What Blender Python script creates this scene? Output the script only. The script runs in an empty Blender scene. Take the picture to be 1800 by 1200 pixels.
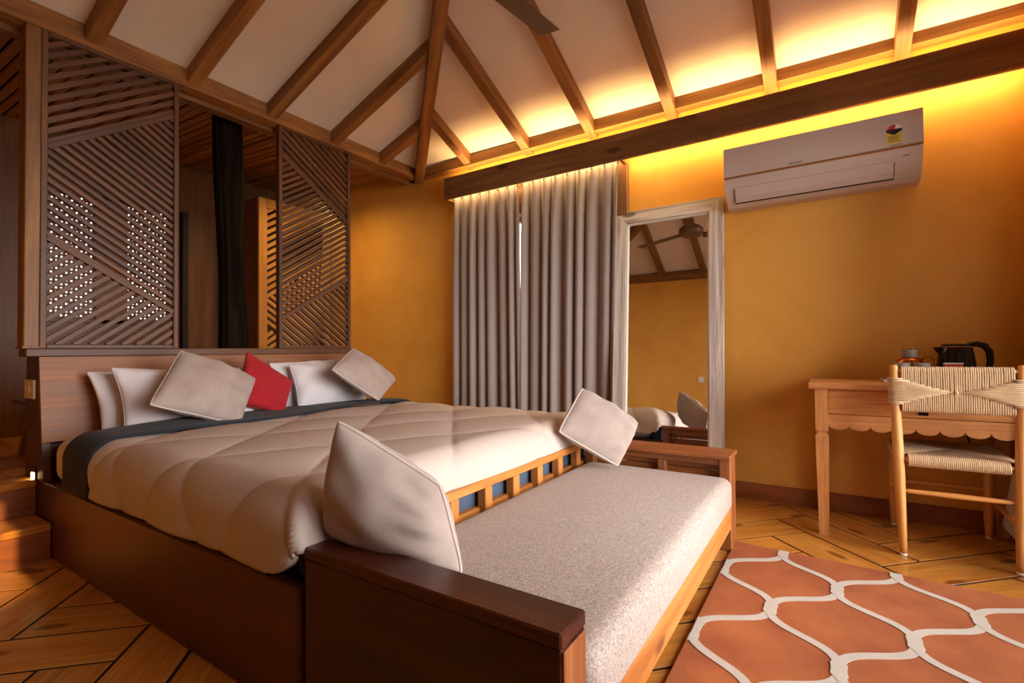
import bpy, bmesh, math, random
import numpy as np
from mathutils import Vector, Matrix
random.seed(7)
C = bpy.context.scene.collection
S = bpy.context.scene
PI = math.pi

# ------------------------------------------------------------------ camera
CAMH = 0.95
F_PX, YAW, PITCH, ROLL = 865.7, 2.146556, 0.019142, 0.010177
def set_camera():
    fw = Vector((math.cos(YAW)*math.cos(PITCH), math.sin(YAW)*math.cos(PITCH), math.sin(PITCH)))
    r = Vector((math.sin(YAW), -math.cos(YAW), 0)); d = -r.cross(fw)
    c, s = math.cos(ROLL), math.sin(ROLL)
    r2 = c*r + s*d; d2 = -s*r + c*d
    cam = bpy.data.cameras.new('camera'); cam.sensor_width = 36; cam.lens = F_PX/1800*36
    cam.clip_start = 0.02
    o = bpy.data.objects.new('camera', cam); C.objects.link(o)
    m = Matrix.Identity(4)
    for i in range(3):
        m[i][0] = r2[i]; m[i][1] = -d2[i]; m[i][2] = -fw[i]
    m[0][3], m[1][3], m[2][3] = 0, 0, CAMH
    o.matrix_world = m
    S.camera = o
set_camera()

# ------------------------------------------------------------------ world, daylight, exposure
S.view_settings.view_transform = 'Standard'; S.view_settings.look = 'None'
S.view_settings.gamma = 1; S.view_settings.use_curve_mapping = False
S.view_settings.exposure = 1.3
w = bpy.data.worlds.new('overcast_sky'); S.world = w; w.use_nodes = True
w.node_tree.nodes['Background'].inputs[0].default_value = (1.0, 0.96, 0.95, 1)
w.node_tree.nodes['Background'].inputs[1].default_value = 6.0
def portal(name, loc, rot, sx, sy):
    l = bpy.data.lights.new(name, 'AREA'); l.shape = 'RECTANGLE'; l.size = sx; l.size_y = sy
    l.cycles.is_portal = True
    o = bpy.data.objects.new(name, l); C.objects.link(o); o.location = loc; o.rotation_euler = rot
portal('portal_side_window', (0.97, 1.55, 1.16), (0, PI/2, 0), 2.2, 2.75)
def sun_beam():
    l = bpy.data.lights.new('low_sun', 'SPOT'); l.energy = 8000; l.color = (1.0, 0.62, 0.25)
    l.spot_size = math.radians(2.4); l.spot_blend = 0.1; l.shadow_soft_size = 0.05
    o = bpy.data.objects.new('low_sun', l); C.objects.link(o)
    t = Vector((-3.15, 0.50, 0.17)); p = t + Vector((15, 0.0, 15*0.404)); o.location = p
    o.rotation_euler = (t-p).to_track_quat('-Z', 'Y').to_euler()
sun_beam()

# ------------------------------------------------------------------ materials
MATS = {}
def new_mat(name):
    m = bpy.data.materials.new(name); m.use_nodes = True
    nt = m.node_tree; b = nt.nodes['Principled BSDF']
    return m, nt, b
def N(nt, t, **kw):
    n = nt.nodes.new(t)
    for k, v in kw.items(): setattr(n, k, v)
    return n
def srgb(h):
    h = h.lstrip('#'); v = [int(h[i:i+2], 16)/255 for i in (0, 2, 4)]
    return tuple(x/12.92 if x <= .04045 else ((x+.055)/1.055)**2.4 for x in v) + (1,)
def plain(name, col, rough=.5, metal=0, **kw):
    if name in MATS: return MATS[name]
    m, nt, b = new_mat(name)
    b.inputs['Base Color'].default_value = srgb(col) if isinstance(col, str) else col
    b.inputs['Roughness'].default_value = rough; b.inputs['Metallic'].default_value = metal
    for k, v in kw.items(): b.inputs[k].default_value = v
    # slight procedural mottling so no surface is dead flat
    nz = N(nt, 'ShaderNodeTexNoise'); nz.inputs['Scale'].default_value = 9; nz.inputs['Detail'].default_value = 4
    tc = N(nt, 'ShaderNodeTexCoord'); nt.links.new(tc.outputs['Object'], nz.inputs['Vector'])
    mr = N(nt, 'ShaderNodeMapRange'); mr.inputs[3].default_value = rough*.85; mr.inputs[4].default_value = min(1, rough*1.15)
    nt.links.new(nz.outputs['Fac'], mr.inputs[0]); nt.links.new(mr.outputs[0], b.inputs['Roughness'])
    MATS[name] = m; return m
def emit(name, col, st):
    m, nt, b = new_mat(name)
    b.inputs['Base Color'].default_value = col; b.inputs['Emission Color'].default_value = col
    b.inputs['Emission Strength'].default_value = st
    return m
def wood(name, dark, mid, light, axis='x', rough=.42, fine=1.0, knots=True, var=.25, bump=.15, stretch=1.0, spec=.5, k2d=False):
    key = name+'_'+axis
    if key in MATS: return MATS[key]
    m, nt, b = new_mat(key)
    L = nt.links.new
    tc = N(nt, 'ShaderNodeTexCoord'); oi = N(nt, 'ShaderNodeObjectInfo')
    mul = N(nt, 'ShaderNodeMath', operation='MULTIPLY'); mul.inputs[1].default_value = 41.0
    L(oi.outputs['Random'], mul.inputs[0])
    add = N(nt, 'ShaderNodeVectorMath', operation='ADD'); L(tc.outputs['Object'], add.inputs[0]); L(mul.outputs[0], add.inputs[1])
    def mapped(a, o):
        mp = N(nt, 'ShaderNodeMapping')
        mp.inputs['Scale'].default_value = tuple(a if c == axis else o for c in 'xyz')
        L(add.outputs[0], mp.inputs[0]); return mp
    m1 = mapped(.9*stretch, 11*fine)
    n1 = N(nt, 'ShaderNodeTexNoise'); n1.inputs['Scale'].default_value = 1; n1.inputs['Detail'].default_value = 5
    n1.inputs['Roughness'].default_value = .6; n1.inputs['Distortion'].default_value = .9
    L(m1.outputs[0], n1.inputs['Vector'])
    m2 = mapped(4*stretch, 130*fine)
    n2 = N(nt, 'ShaderNodeTexNoise'); n2.inputs['Scale'].default_value = 1; n2.inputs['Detail'].default_value = 3
    L(m2.outputs[0], n2.inputs['Vector'])
    rp = N(nt, 'ShaderNodeValToRGB'); e = rp.color_ramp.elements
    e[0].position = .28; e[0].color = srgb(dark); e[1].position = .72; e[1].color = srgb(light)
    k = e.new(.5); k.color = srgb(mid)
    L(n1.outputs['Fac'], rp.inputs[0])
    mr = N(nt, 'ShaderNodeMapRange'); mr.inputs[1].default_value = .3; mr.inputs[2].default_value = .7; mr.inputs[3].default_value = .78; mr.inputs[4].default_value = 1.12
    L(n2.outputs['Fac'], mr.inputs[0])
    mx = N(nt, 'ShaderNodeMix', data_type='RGBA', blend_type='MULTIPLY'); mx.inputs['Factor'].default_value = 1
    L(rp.outputs[0], mx.inputs['A']); L(mr.outputs[0], mx.inputs['B'])
    col = mx.outputs['Result']
    if knots:
        m3 = mapped(2.2, 6)
        vo = N(nt, 'ShaderNodeTexVoronoi'); vo.inputs['Scale'].default_value = 1; L(m3.outputs[0], vo.inputs['Vector'])
        if k2d: vo.voronoi_dimensions = '2D'
        kr = N(nt, 'ShaderNodeMapRange'); kr.interpolation_type = 'SMOOTHSTEP'
        kr.inputs[1].default_value = .07; kr.inputs[2].default_value = .16; kr.inputs[3].default_value = .9; kr.inputs[4].default_value = 0
        L(vo.outputs['Distance'], kr.inputs[0])
        sel = N(nt, 'ShaderNodeSeparateColor'); L(vo.outputs['Color'], sel.inputs[0])
        gt = N(nt, 'ShaderNodeMath', operation='GREATER_THAN'); gt.inputs[1].default_value = .55; L(sel.outputs[0], gt.inputs[0])
        kk = N(nt, 'ShaderNodeMath', operation='MULTIPLY'); L(kr.outputs[0], kk.inputs[0]); L(gt.outputs[0], kk.inputs[1])
        mk_ = N(nt, 'ShaderNodeMix', data_type='RGBA'); L(kk.outputs[0], mk_.inputs['Factor']); L(col, mk_.inputs['A'])
        d = srgb(dark); mk_.inputs['B'].default_value = (d[0]*.45, d[1]*.4, d[2]*.4, 1)
        col = mk_.outputs['Result']
    hv = N(nt, 'ShaderNodeHueSaturation')
    mv = N(nt, 'ShaderNodeMapRange'); mv.inputs[3].default_value = 1-var; mv.inputs[4].default_value = 1+var*.7
    L(oi.outputs['Random'], mv.inputs[0]); L(mv.outputs[0], hv.inputs['Value']); L(col, hv.inputs['Color'])
    L(hv.outputs[0], b.inputs['Base Color'])
    rr = N(nt, 'ShaderNodeMapRange'); rr.inputs[3].default_value = rough*.8; rr.inputs[4].default_value = min(1, rough*1.3)
    L(n1.outputs['Fac'], rr.inputs[0]); L(rr.outputs[0], b.inputs['Roughness'])
    bp = N(nt, 'ShaderNodeBump'); bp.inputs['Strength'].default_value = bump; bp.inputs['Distance'].default_value = .004
    L(n2.outputs['Fac'], bp.inputs['Height']); L(bp.outputs[0], b.inputs['Normal'])
    b.inputs['Specular IOR Level'].default_value = spec
    MATS[key] = m; return m
WOODS = {
 'beam': dict(dark='#643e1c', mid='#8c5c2d', light='#a8763c', rough=.5),
 'pelmet': dict(dark='#694528', mid='#8b5e38', light='#a67648', rough=.5),
 'screen': dict(dark='#472712', mid='#5e381c', light='#74492a', rough=.48, knots=False, var=.2),
 'bedside': dict(dark='#38190a', mid='#50240e', light='#643115', rough=.38),
 'headboard': dict(dark='#7a4c2b', mid='#935c35', light='#a56f45', rough=.5, var=.05, stretch=.7),
 'mahogany': dict(dark='#2c1009', mid='#43190d', light='#572514', rough=.28, knots=False, var=.05),
 'daybed': dict(dark='#a5622a', mid='#c27b38', light='#d08c46', rough=.42, var=.1),
 'daybedarm': dict(dark='#7b4322', mid='#97572c', light='#aa693a', rough=.38, var=.12),
 'floor': dict(dark='#ba7631', mid='#cb883c', light='#d69945', rough=.24, var=.14, bump=.03, fine=.6, k2d=True),
 'base': dict(dark='#7a3d1e', mid='#96502a', light='#a65f34', rough=.4, var=.05),
 'desk': dict(dark='#b5733c', mid='#d08f52', light='#dda268', rough=.45, knots=False, var=.08),
 'chair': dict(dark='#c07c3c', mid='#da9a52', light='#e6ad68', rough=.38, knots=False, var=.08),
 'slat': dict(dark='#7d5226', mid='#9d6a33', light='#b58044', rough=.5, knots=False, var=.3),
 'panel': dict(dark='#66401f', mid='#7d5029', light='#8d5e33', rough=.45, knots=False, var=.1),
 'wardrobe': dict(dark='#a87434', mid='#c48d46', light='#d29c55', rough=.45, knots=False, var=.1),
 'trunk': dict(dark='#0b0704', mid='#1c130c', light='#33241a', rough=.9, bump=1.0, knots=False, fine=1.2, spec=.05),
 'white': dict(dark='#978576', mid='#dbd0c5', light='#efe8df', rough=.8, bump=1.0, knots=True, fine=1.9, var=.04),
 'blade': dict(dark='#4a3626', mid='#5c4532', light='#6c543d', rough=.4, knots=False),
}
def W(n, axis='x'): return wood(n, axis=axis, **WOODS[n])

def plaster(name, c1, c2, c3, scale=1.6):
    m, nt, b = new_mat(name); L = nt.links.new
    tc = N(nt, 'ShaderNodeTexCoord')
    n1 = N(nt, 'ShaderNodeTexNoise'); n1.inputs['Scale'].default_value = scale; n1.inputs['Detail'].default_value = 7; n1.inputs['Roughness'].default_value = .62; n1.inputs['Distortion'].default_value = .6
    L(tc.outputs['Object'], n1.inputs['Vector'])
    rp = N(nt, 'ShaderNodeValToRGB'); e = rp.color_ramp.elements
    e[0].position = .3; e[0].color = srgb(c1); e[1].position = .72; e[1].color = srgb(c3); k = e.new(.5); k.color = srgb(c2)
    L(n1.outputs['Fac'], rp.inputs[0]); L(rp.outputs[0], b.inputs['Base Color'])
    b.inputs['Roughness'].default_value = .62
    n2 = N(nt, 'ShaderNodeTexNoise'); n2.inputs['Scale'].default_value = 30; n2.inputs['Detail'].default_value = 5; L(tc.outputs['Object'], n2.inputs['Vector'])
    bp = N(nt, 'ShaderNodeBump'); bp.inputs['Strength'].default_value = .08; bp.inputs['Distance'].default_value = .01; L(n2.outputs['Fac'], bp.inputs['Height']); L(bp.outputs[0], b.inputs['Normal'])
    return m
M_WALL = plaster('mustard_plaster', '#d8983a', '#e1a444', '#e8ae50')
M_CEIL = plaster('white_ceiling', '#e2d3c6', '#e9dccf', '#eee2d7', .7)

def fabric(name, col, rough=.9, weave=700, strength=.25, sheen=.2, blotch=.06, scale2=None, dist=.002):
    m, nt, b = new_mat(name); L = nt.links.new
    tc = N(nt, 'ShaderNodeTexCoord')
    n1 = N(nt, 'ShaderNodeTexNoise'); n1.inputs['Scale'].default_value = 12; n1.inputs['Detail'].default_value = 5; L(tc.outputs['Object'], n1.inputs['Vector'])
    c = srgb(col)
    rp = N(nt, 'ShaderNodeValToRGB'); e = rp.color_ramp.elements
    e[0].position = .3; e[0].color = tuple(x*(1-blotch) for x in c[:3])+(1,); e[1].position = .7; e[1].color = tuple(min(1, x*(1+blotch)) for x in c[:3])+(1,)
    L(n1.outputs['Fac'], rp.inputs[0]); L(rp.outputs[0], b.inputs['Base Color'])
    b.inputs['Roughness'].default_value = rough; b.inputs['Sheen Weight'].default_value = sheen; b.inputs['Sheen Roughness'].default_value = .5
    n2 = N(nt, 'ShaderNodeTexNoise'); n2.inputs['Scale'].default_value = weave; n2.inputs['Detail'].default_value = 2; L(tc.outputs['Object'], n2.inputs['Vector'])
    bp = N(nt, 'ShaderNodeBump'); bp.inputs['Strength'].default_value = strength; bp.inputs['Distance'].default_value = dist; L(n2.outputs['Fac'], bp.inputs['Height']); L(bp.outputs[0], b.inputs['Normal'])
    return m
M_BEIGE = fabric('beige_velvet', '#a6968d', blotch=.1, weave=260)
M_PIPE = fabric('beige_piping', '#c2b3aa')
M_RED = fabric('red_cotton', '#a3101c', sheen=.05)
M_WHITE = fabric('white_cotton', '#d9d4d6', sheen=0, weave=900, strength=.1, blotch=.03)
M_NAVY = fabric('navy_cotton', '#1f252e', sheen=.05)
M_BLUE = fabric('slate_blue_cotton', '#44546b', sheen=.05)
M_CURT = fabric('grey_curtain', '#a0918a', weave=500, blotch=.03)
def boucle():
    m, nt, b = new_mat('boucle_fabric'); L = nt.links.new
    tc = N(nt, 'ShaderNodeTexCoord')
    n1 = N(nt, 'ShaderNodeTexNoise'); n1.inputs['Scale'].default_value = 190; n1.inputs['Detail'].default_value = 3; n1.inputs['Distortion'].default_value = 1.2; L(tc.outputs['Object'], n1.inputs['Vector'])
    rp = N(nt, 'ShaderNodeValToRGB'); e = rp.color_ramp.elements
    e[0].position = .36; e[0].color = srgb('#8a766a'); e[1].position = .6; e[1].color = srgb('#bcaea4')
    L(n1.outputs['Fac'], rp.inputs[0]); L(rp.outputs[0], b.inputs['Base Color'])
    b.inputs['Roughness'].default_value = .62; b.inputs['Sheen Weight'].default_value = .15
    bp = N(nt, 'ShaderNodeBump'); bp.inputs['Strength'].default_value = .6; bp.inputs['Distance'].default_value = .003; L(n1.outputs['Fac'], bp.inputs['Height']); L(bp.outputs[0], b.inputs['Normal'])
    return m
M_BOUCLE = boucle()
def ribbed(name, col):
    m, nt, b = new_mat(name); L = nt.links.new
    tc = N(nt, 'ShaderNodeTexCoord'); mp = N(nt, 'ShaderNodeMapping'); mp.inputs['Rotation'].default_value = (0, 0, math.radians(58)); L(tc.outputs['UV'], mp.inputs[0])
    wv = N(nt, 'ShaderNodeTexWave'); wv.inputs['Scale'].default_value = 44; wv.inputs['Distortion'].default_value = .4; L(mp.outputs[0], wv.inputs['Vector'])
    rp = N(nt, 'ShaderNodeValToRGB'); e = rp.color_ramp.elements; c = srgb(col)
    e[0].color = tuple(x*.90 for x in c[:3])+(1,); e[1].color = c
    L(wv.outputs['Fac'], rp.inputs[0]); L(rp.outputs[0], b.inputs['Base Color']); b.inputs['Roughness'].default_value = .85
    bp = N(nt, 'ShaderNodeBump'); bp.inputs['Strength'].default_value = .12; bp.inputs['Distance'].default_value = .002; L(wv.outputs['Fac'], bp.inputs['Height']); L(bp.outputs[0], b.inputs['Normal'])
    return m
M_DUVET = ribbed('cream_ribbed_duvet', '#c6b6ab')
M_ROPE = fabric('jute_rope', '#d2b389', weave=420, strength=.6, blotch=.12)
def rug_mat():
    m, nt, b = new_mat('rug_pile'); L = nt.links.new
    tc = N(nt, 'ShaderNodeTexCoord'); n1 = N(nt, 'ShaderNodeTexNoise'); n1.inputs['Scale'].default_value = 5; n1.inputs['Detail'].default_value = 6; L(tc.outputs['Object'], n1.inputs['Vector'])
    rp = N(nt, 'ShaderNodeValToRGB'); e = rp.color_ramp.elements; e[0].position = .32; e[0].color = srgb('#964d26'); e[1].position = .68; e[1].color = srgb('#b06635')
    L(n1.outputs['Fac'], rp.inputs[0]); L(rp.outputs[0], b.inputs['Base Color']); b.inputs['Roughness'].default_value = .95
    n2 = N(nt, 'ShaderNodeTexNoise'); n2.inputs['Scale'].default_value = 320; n2.inputs['Detail'].default_value = 3; L(tc.outputs['Object'], n2.inputs['Vector'])
    bp = N(nt, 'ShaderNodeBump'); bp.inputs['Strength'].default_value = .7; bp.inputs['Distance'].default_value = .004; L(n2.outputs['Fac'], bp.inputs['Height']); L(bp.outputs[0], b.inputs['Normal'])
    return m
M_RUG = rug_mat()
M_RUGLINE = fabric('rug_grey_line', '#b9b0a5', weave=320, strength=.6)
def glass_mat():
    m, nt, b = new_mat('window_glass'); L = nt.links.new
    out = nt.nodes['Material Output']; tr = N(nt, 'ShaderNodeBsdfTransparent'); gl = N(nt, 'ShaderNodeBsdfGlossy'); gl.inputs['Roughness'].default_value = .02
    fr = N(nt, 'ShaderNodeFresnel'); fr.inputs[0].default_value = 1.45; mx = N(nt, 'ShaderNodeMixShader')
    L(fr.outputs[0], mx.inputs[0]); L(tr.outputs[0], mx.inputs[1]); L(gl.outputs[0], mx.inputs[2]); L(mx.outputs[0], out.inputs[0])
    nt.nodes.remove(b); return m
M_GLASS = glass_mat()
M_MIRROR = plain('mirror_silver', (.86, .85, .83, 1), .015, 1)
M_ACW = plain('ac_white', '#c6b5aa', .22)
M_BLACK = plain('black_plastic', '#0d0c0c', .18)
M_DARK = plain('dark_gap', '#100a07', .8)
M_COPPER = plain('copper', '#c9763f', .22, 1)
M_GREYBAND = plain('grey_band', '#8e837c', .5)
M_STEEL = plain('steel', '#a9a29b', .3, 1)
M_GOLD = plain('gold_strip', '#b97c3c', .35, .6)
M_SHEER = fabric('sheer_white', '#e9e4de', sheen=0)
M_SWITCH = plain('switch_ivory', '#e3d6bd', .4)
M_PLW = plain('white_plastic', '#efece8', .4)

# ------------------------------------------------------------------ builders
def tag(o, label=None, cat=None, group=None, kind=None):
    if label: o['label'] = label
    if cat: o['category'] = cat
    if group: o['group'] = group
    if kind: o['kind'] = kind
    return o
def setparent(o, p):
    if p is None: return
    o.parent = p; o.matrix_parent_inverse = p.matrix_basis.inverted()
GROUPS = {'bed_pillow': 'white pillows on the bed', 'throw_cushion': 'loose cushions', 'curtain': 'pleated curtains at the window', 'lattice_screen': 'slatted screens above the headboard', 'step': 'wooden steps', 'cup': 'copper cups on the tray'}
def thing(name, loc, label, cat, group=None):
    group = group or GROUPS.get(name)
    o = bpy.data.objects.new(name, None); C.objects.link(o); o.location = loc; o.empty_display_size = .1
    return tag(o, label, cat, group)
def from_bm(name, bm, mat, parent=None, smooth=False, matrix=None):
    me = bpy.data.meshes.new(name); bm.normal_update(); bm.to_mesh(me); bm.free()
    if mat: me.materials.append(mat)
    if smooth:
        for p in me.polygons: p.use_smooth = True
    o = bpy.data.objects.new(name, me); C.objects.link(o)
    if matrix is not None: o.matrix_basis = matrix
    setparent(o, parent); return o
def recenter(bm):
    vs = [v.co for v in bm.verts]
    lo = Vector(min(v[i] for v in vs) for i in range(3)); hi = Vector(max(v[i] for v in vs) for i in range(3))
    c = (lo+hi)/2
    bmesh.ops.translate(bm, verts=bm.verts, vec=-c); return Matrix.Translation(c), hi-lo
def mesh(name, verts, faces, mat, parent=None, smooth=False):
    bm = bmesh.new(); vs = [bm.verts.new(v) for v in verts]
    for f in faces:
        try: bm.faces.new([vs[i] for i in f])
        except ValueError: pass
    bmesh.ops.recalc_face_normals(bm, faces=bm.faces)
    m, _ = recenter(bm); return from_bm(name, bm, mat, parent, smooth, m)
def box_bm(sx, sy, sz, bev=.003, seg=1):
    bm = bmesh.new(); bmesh.ops.create_cube(bm, size=1); bmesh.ops.scale(bm, vec=(sx, sy, sz), verts=bm.verts)
    if bev > 0:
        bev = min(bev, .45*min(sx, sy, sz)); bmesh.ops.bevel(bm, geom=bm.edges[:], offset=bev, segments=seg, affect='EDGES', profile=.5)
    return bm
def box(name, x0, x1, y0, y1, z0, z1, mat, parent=None, bev=.003, seg=1, smooth=False):
    """mat may be a wood name: grain then follows the longest side"""
    sx, sy, sz = x1-x0, y1-y0, z1-z0
    if isinstance(mat, str):
        d = {'x': sx, 'y': sy, 'z': sz}; mat = W(mat, max(d, key=d.get))
    return from_bm(name, box_bm(sx, sy, sz, bev, seg), mat, parent, smooth, Matrix.Translation(((x0+x1)/2, (y0+y1)/2, (z0+z1)/2)))
def bar(name, p, q, wd, ht, mat, parent=None, up=(0, 0, 1), bev=.002):
    p, q = Vector(p), Vector(q); d = (q-p); L = d.length; x = d/L
    up = Vector(up); y = up.cross(x).normalized(); z = x.cross(y)
    m = Matrix((x, y, z)).transposed().to_4x4(); m.translation = (p+q)/2
    if isinstance(mat, str): mat = W(mat, 'x')
    return from_bm(name, box_bm(L, wd, ht, bev), mat, parent, False, m)
def boxes(name, lst, mat, parent=None, bev=0):
    bm = bmesh.new()
    for (x0, x1, y0, y1, z0, z1) in lst:
        r = bmesh.ops.create_cube(bm, size=1)
        bmesh.ops.scale(bm, vec=(x1-x0, y1-y0, z1-z0), verts=r['verts']); bmesh.ops.translate(bm, vec=((x0+x1)/2, (y0+y1)/2, (z0+z1)/2), verts=r['verts'])
    m, s = recenter(bm)
    if isinstance(mat, str):
        d = {'x': s[0], 'y': s[1], 'z': s[2]}; mat = W(mat, max(d, key=d.get))
    return from_bm(name, bm, mat, parent, False, m)
def lathe(name, prof, center, mat, parent=None, seg=32, smooth=True):
    vs, fs = [], []; n = len(prof)
    for (r, z) in prof:
        for k in range(seg):
            a = 2*PI*k/seg; vs.append((center[0]+r*math.cos(a), center[1]+r*math.sin(a), center[2]+z))
    for i in range(n-1):
        for k in range(seg):
            k2 = (k+1) % seg; fs.append((i*seg+k, i*seg+k2, (i+1)*seg+k2, (i+1)*seg+k))
    fs.append(tuple(range(seg))); fs.append(tuple((n-1)*seg+k for k in range(seg)))
    return mesh(name, vs, fs, mat, parent, smooth)
def tube_geo(pts, r, seg=8, closed=False):
    pts = [Vector(p) for p in pts]; n = len(pts); vs, fs = [], []
    rr = r if hasattr(r, '__len__') else [r]*n
    prev = None
    for i in range(n):
        a = pts[(i-1) % n] if (closed or i > 0) else pts[i]; b = pts[(i+1) % n] if (closed or i < n-1) else pts[i]
        t = (b-a).normalized()
        if prev is None:
            u = t.orthogonal().normalized()
        else:
            u = (prev - t*prev.dot(t)).normalized()
        prev = u; v = t.cross(u)
        for k in range(seg):
            an = 2*PI*k/seg; vs.append(pts[i]+(u*math.cos(an)+v*math.sin(an))*rr[i])
    m = n if closed else n-1
    for i in range(m):
        j = (i+1) % n
        for k in range(seg):
            k2 = (k+1) % seg; fs.append((i*seg+k, i*seg+k2, j*seg+k2, j*seg+k))
    if not closed:
        fs.append(tuple(range(seg))); fs.append(tuple((n-1)*seg+k for k in range(seg)))
    return vs, fs
def tube(name, pts, r, mat, parent=None, seg=8, closed=False):
    v, f = tube_geo(pts, r, seg, closed); return mesh(name, v, f, mat, parent, True)
def tubes(name, paths, r, mat, parent=None, seg=6):
    V, Fc = [], []
    for p in paths:
        v, f = tube_geo(p, r, seg); o = len(V); V += v; Fc += [tuple(i+o for i in q) for q in f]
    return mesh(name, V, Fc, mat, parent, True)
def prism(name, poly, axis, a0, a1, mat, parent=None, smooth=False, bev=0):
    """extrude 2D polygon along axis; poly coords are the other two axes in order"""
    def mk(p, a):
        return {'x': (a, p[0], p[1]), 'y': (p[0], a, p[1]), 'z': (p[0], p[1], a)}[axis]
    n = len(poly); vs = [mk(p, a0) for p in poly]+[mk(p, a1) for p in poly]
    fs = [tuple(range(n)), tuple(range(2*n-1, n-1, -1))]+[(i, (i+1) % n, n+(i+1) % n, n+i) for i in range(n)]
    return mesh(name, vs, fs, mat, parent, smooth)

# ================================================================== SETTING
XL, XR, YB, YF = -3.27, 0.85, 3.458, -0.35      # screen line, right wall, back wall, front wall
XFAR, ZUP = -5.2, 0.34
st = lambda o: tag(o, kind='structure')
# ---- sub floor + herringbone planks
floor = st(box('floor', XL-.1, XR+.1, YF-.1, YB+.1, -.06, -.004, plain('joint_brown', '#2a1206', .7), bev=0))
def herringbone():
    wq, n = .2073, 3; Lq = wq*n; g = .012
    oa, ob = 2.008+4*wq, -1.778-wq
    s2 = 1/math.sqrt(2)
    ang_a = math.radians(45)
    x0, x1, y0, y1 = XL+.02, XR, YF, YB
    full = {}
    def put(a0, a1, b0, b1, along_a):
        # a axis = (1,1)/sqrt2 ; b axis = (1,-1)/sqrt2
        ca, cb = (a0+a1)/2, (b0+b1)/2
        cx, cy = (ca+cb)*s2, (ca-cb)*s2
        if cx < x0-.35 or cx > x1+.35 or cy < y0-.35 or cy > y1+.35: return
        rz = PI/4 if along_a else -PI/4
        M = Matrix.Translation((cx, cy, -.002)) @ Matrix.Rotation(rz, 4, 'Z')
        cs = [M @ Vector((sx*Lq/2, sy*wq/2, 0)) for sx in (-1, 1) for sy in (-1, 1)]
        ins = all(x0 <= c.x <= x1 and y0 <= c.y <= y1 for c in cs)
        if all(c.x < x0 for c in cs) or all(c.x > x1 for c in cs) or all(c.y < y0 for c in cs) or all(c.y > y1 for c in cs): return
        # hidden under the bed platform
        if all(-3.15 < c.x < -1.3 and .85 < c.y < 2.6 for c in cs): return
        if ins and 'm' in full:
            o = bpy.data.objects.new('plank', full['m']); C.objects.link(o); o.matrix_basis = M; setparent(o, floor); return
        bm = box_bm(Lq-g, wq-g, .004, .0012)
        if not ins:
            Mi = M.inverted(); R3 = Mi.to_3x3()
            for co, no in (((x0, 0, 0), (-1, 0, 0)), ((x1, 0, 0), (1, 0, 0)), ((0, y0, 0), (0, -1, 0)), ((0, y1, 0), (0, 1, 0))):
                r = bmesh.ops.bisect_plane(bm, geom=bm.verts[:]+bm.edges[:]+bm.faces[:], plane_co=Mi @ Vector(co), plane_no=R3 @ Vector(no), clear_outer=True)
            if not bm.faces: bm.free(); return
        o = from_bm('plank', bm, W('floor', 'x'), floor, False, M)
        if ins: full['m'] = o.data
    for k in range(-40, 41):
        for m in range(-8, 9):
            # H: a' in [0,L], b in [0,W]
            ap0, b0 = k*wq+m*2*Lq, k*wq
            put(-(ap0+Lq)+oa, -ap0+oa, b0+ob, b0+wq+ob, True)
            vp0, vb0 = ap0+Lq, b0+wq-Lq
            put(-(vp0+wq)+oa, -vp0+oa, vb0+ob, vb0+Lq+ob, False)
herringbone()
# ---- walls
def wall(name, fixed_axis, f0, f1, u0, u1, z0, z1, holes, mat):
    us = sorted({u0, u1, *[h[0] for h in holes], *[h[1] for h in holes]}); zs = sorted({z0, z1, *[h[2] for h in holes], *[h[3] for h in holes]})
    lst = []
    for i in range(len(us)-1):
        for j in range(len(zs)-1):
            um, zm = (us[i]+us[i+1])/2, (zs[j]+zs[j+1])/2
            if any(h[0] < um < h[1] and h[2] < zm < h[3] for h in holes): continue
            lst.append((f0, f1, us[i], us[i+1], zs[j], zs[j+1]) if fixed_axis == 'x' else (us[i], us[i+1], f0, f1, zs[j], zs[j+1]))
    return st(boxes(name, lst, mat))
wall('wall_back', 'y', YB, YB+.15, XFAR, XR+.15, -.06, 2.9, [(-2.7, -1.33, .05, 2.08)], M_WALL)
wall('wall_front', 'y', YF-.15, YF, XFAR, XR+.15, -.06, 2.9, [], M_WALL)
wall('wall_right', 'x', XR, XR+.15, YF-.15, YB, -.06, 3.2, [(.75, 2.9, .08, 2.25), (.2, .66, 1.4, 1.98)], M_WALL)
wall('wall_left', 'x', XFAR-.15, XFAR, YF-.15, YB+.15, -.06, 3.0, [(1.15, 2.16, 1.22, 2.3)], W('panel', 'z'))
# raised floor of the room behind the screens
upf = st(box('floor_upper', XFAR, -3.5, YF, YB, .3, ZUP-.006, M_DARK, bev=0))
for i in range(26):
    y0 = YF+i*.147
    if y0 > YB: break
    box('plank', XFAR, -3.5+.0, y0+.0015, min(y0+.1455, YB), ZUP-.02, ZUP, 'floor', upf, .0015)
st(box('floor_riser', -3.52, -3.5+.0, .772, YB, -.01, .3, 'bedside'))
# baseboards
bb = st(box('baseboard_back', -1.3, XR, YB-.018, YB+.01, 0, .1, 'base', bev=.002))
st(box('baseboard_back_left', -5.1, -2.75, YB-.018, YB+.01, 0, .1, 'base', bev=.002))
# ---- wall plates
PZ0, PZ1 = 2.575, 2.685
st(box('trim_1', -3.36, -3.25, YF, YB, PZ0, PZ1, 'beam', bev=.004))
st(box('trim_2', -3.36, XR, 3.385, YB+.02, PZ0, PZ0+.088, 'beam', bev=.004))
st(box('trim_3', -3.36, XR, YF-.02, YF+.075, PZ0, PZ1, 'beam', bev=.004))
st(box('trim_4', XR-.012, XR+.02, YF, YB, PZ0, PZ1, 'beam', bev=.004))
st(box('trim_5', -3.44, -3.36, YF, 3.40, 2.55, 2.62, 'beam', bev=.006))
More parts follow.
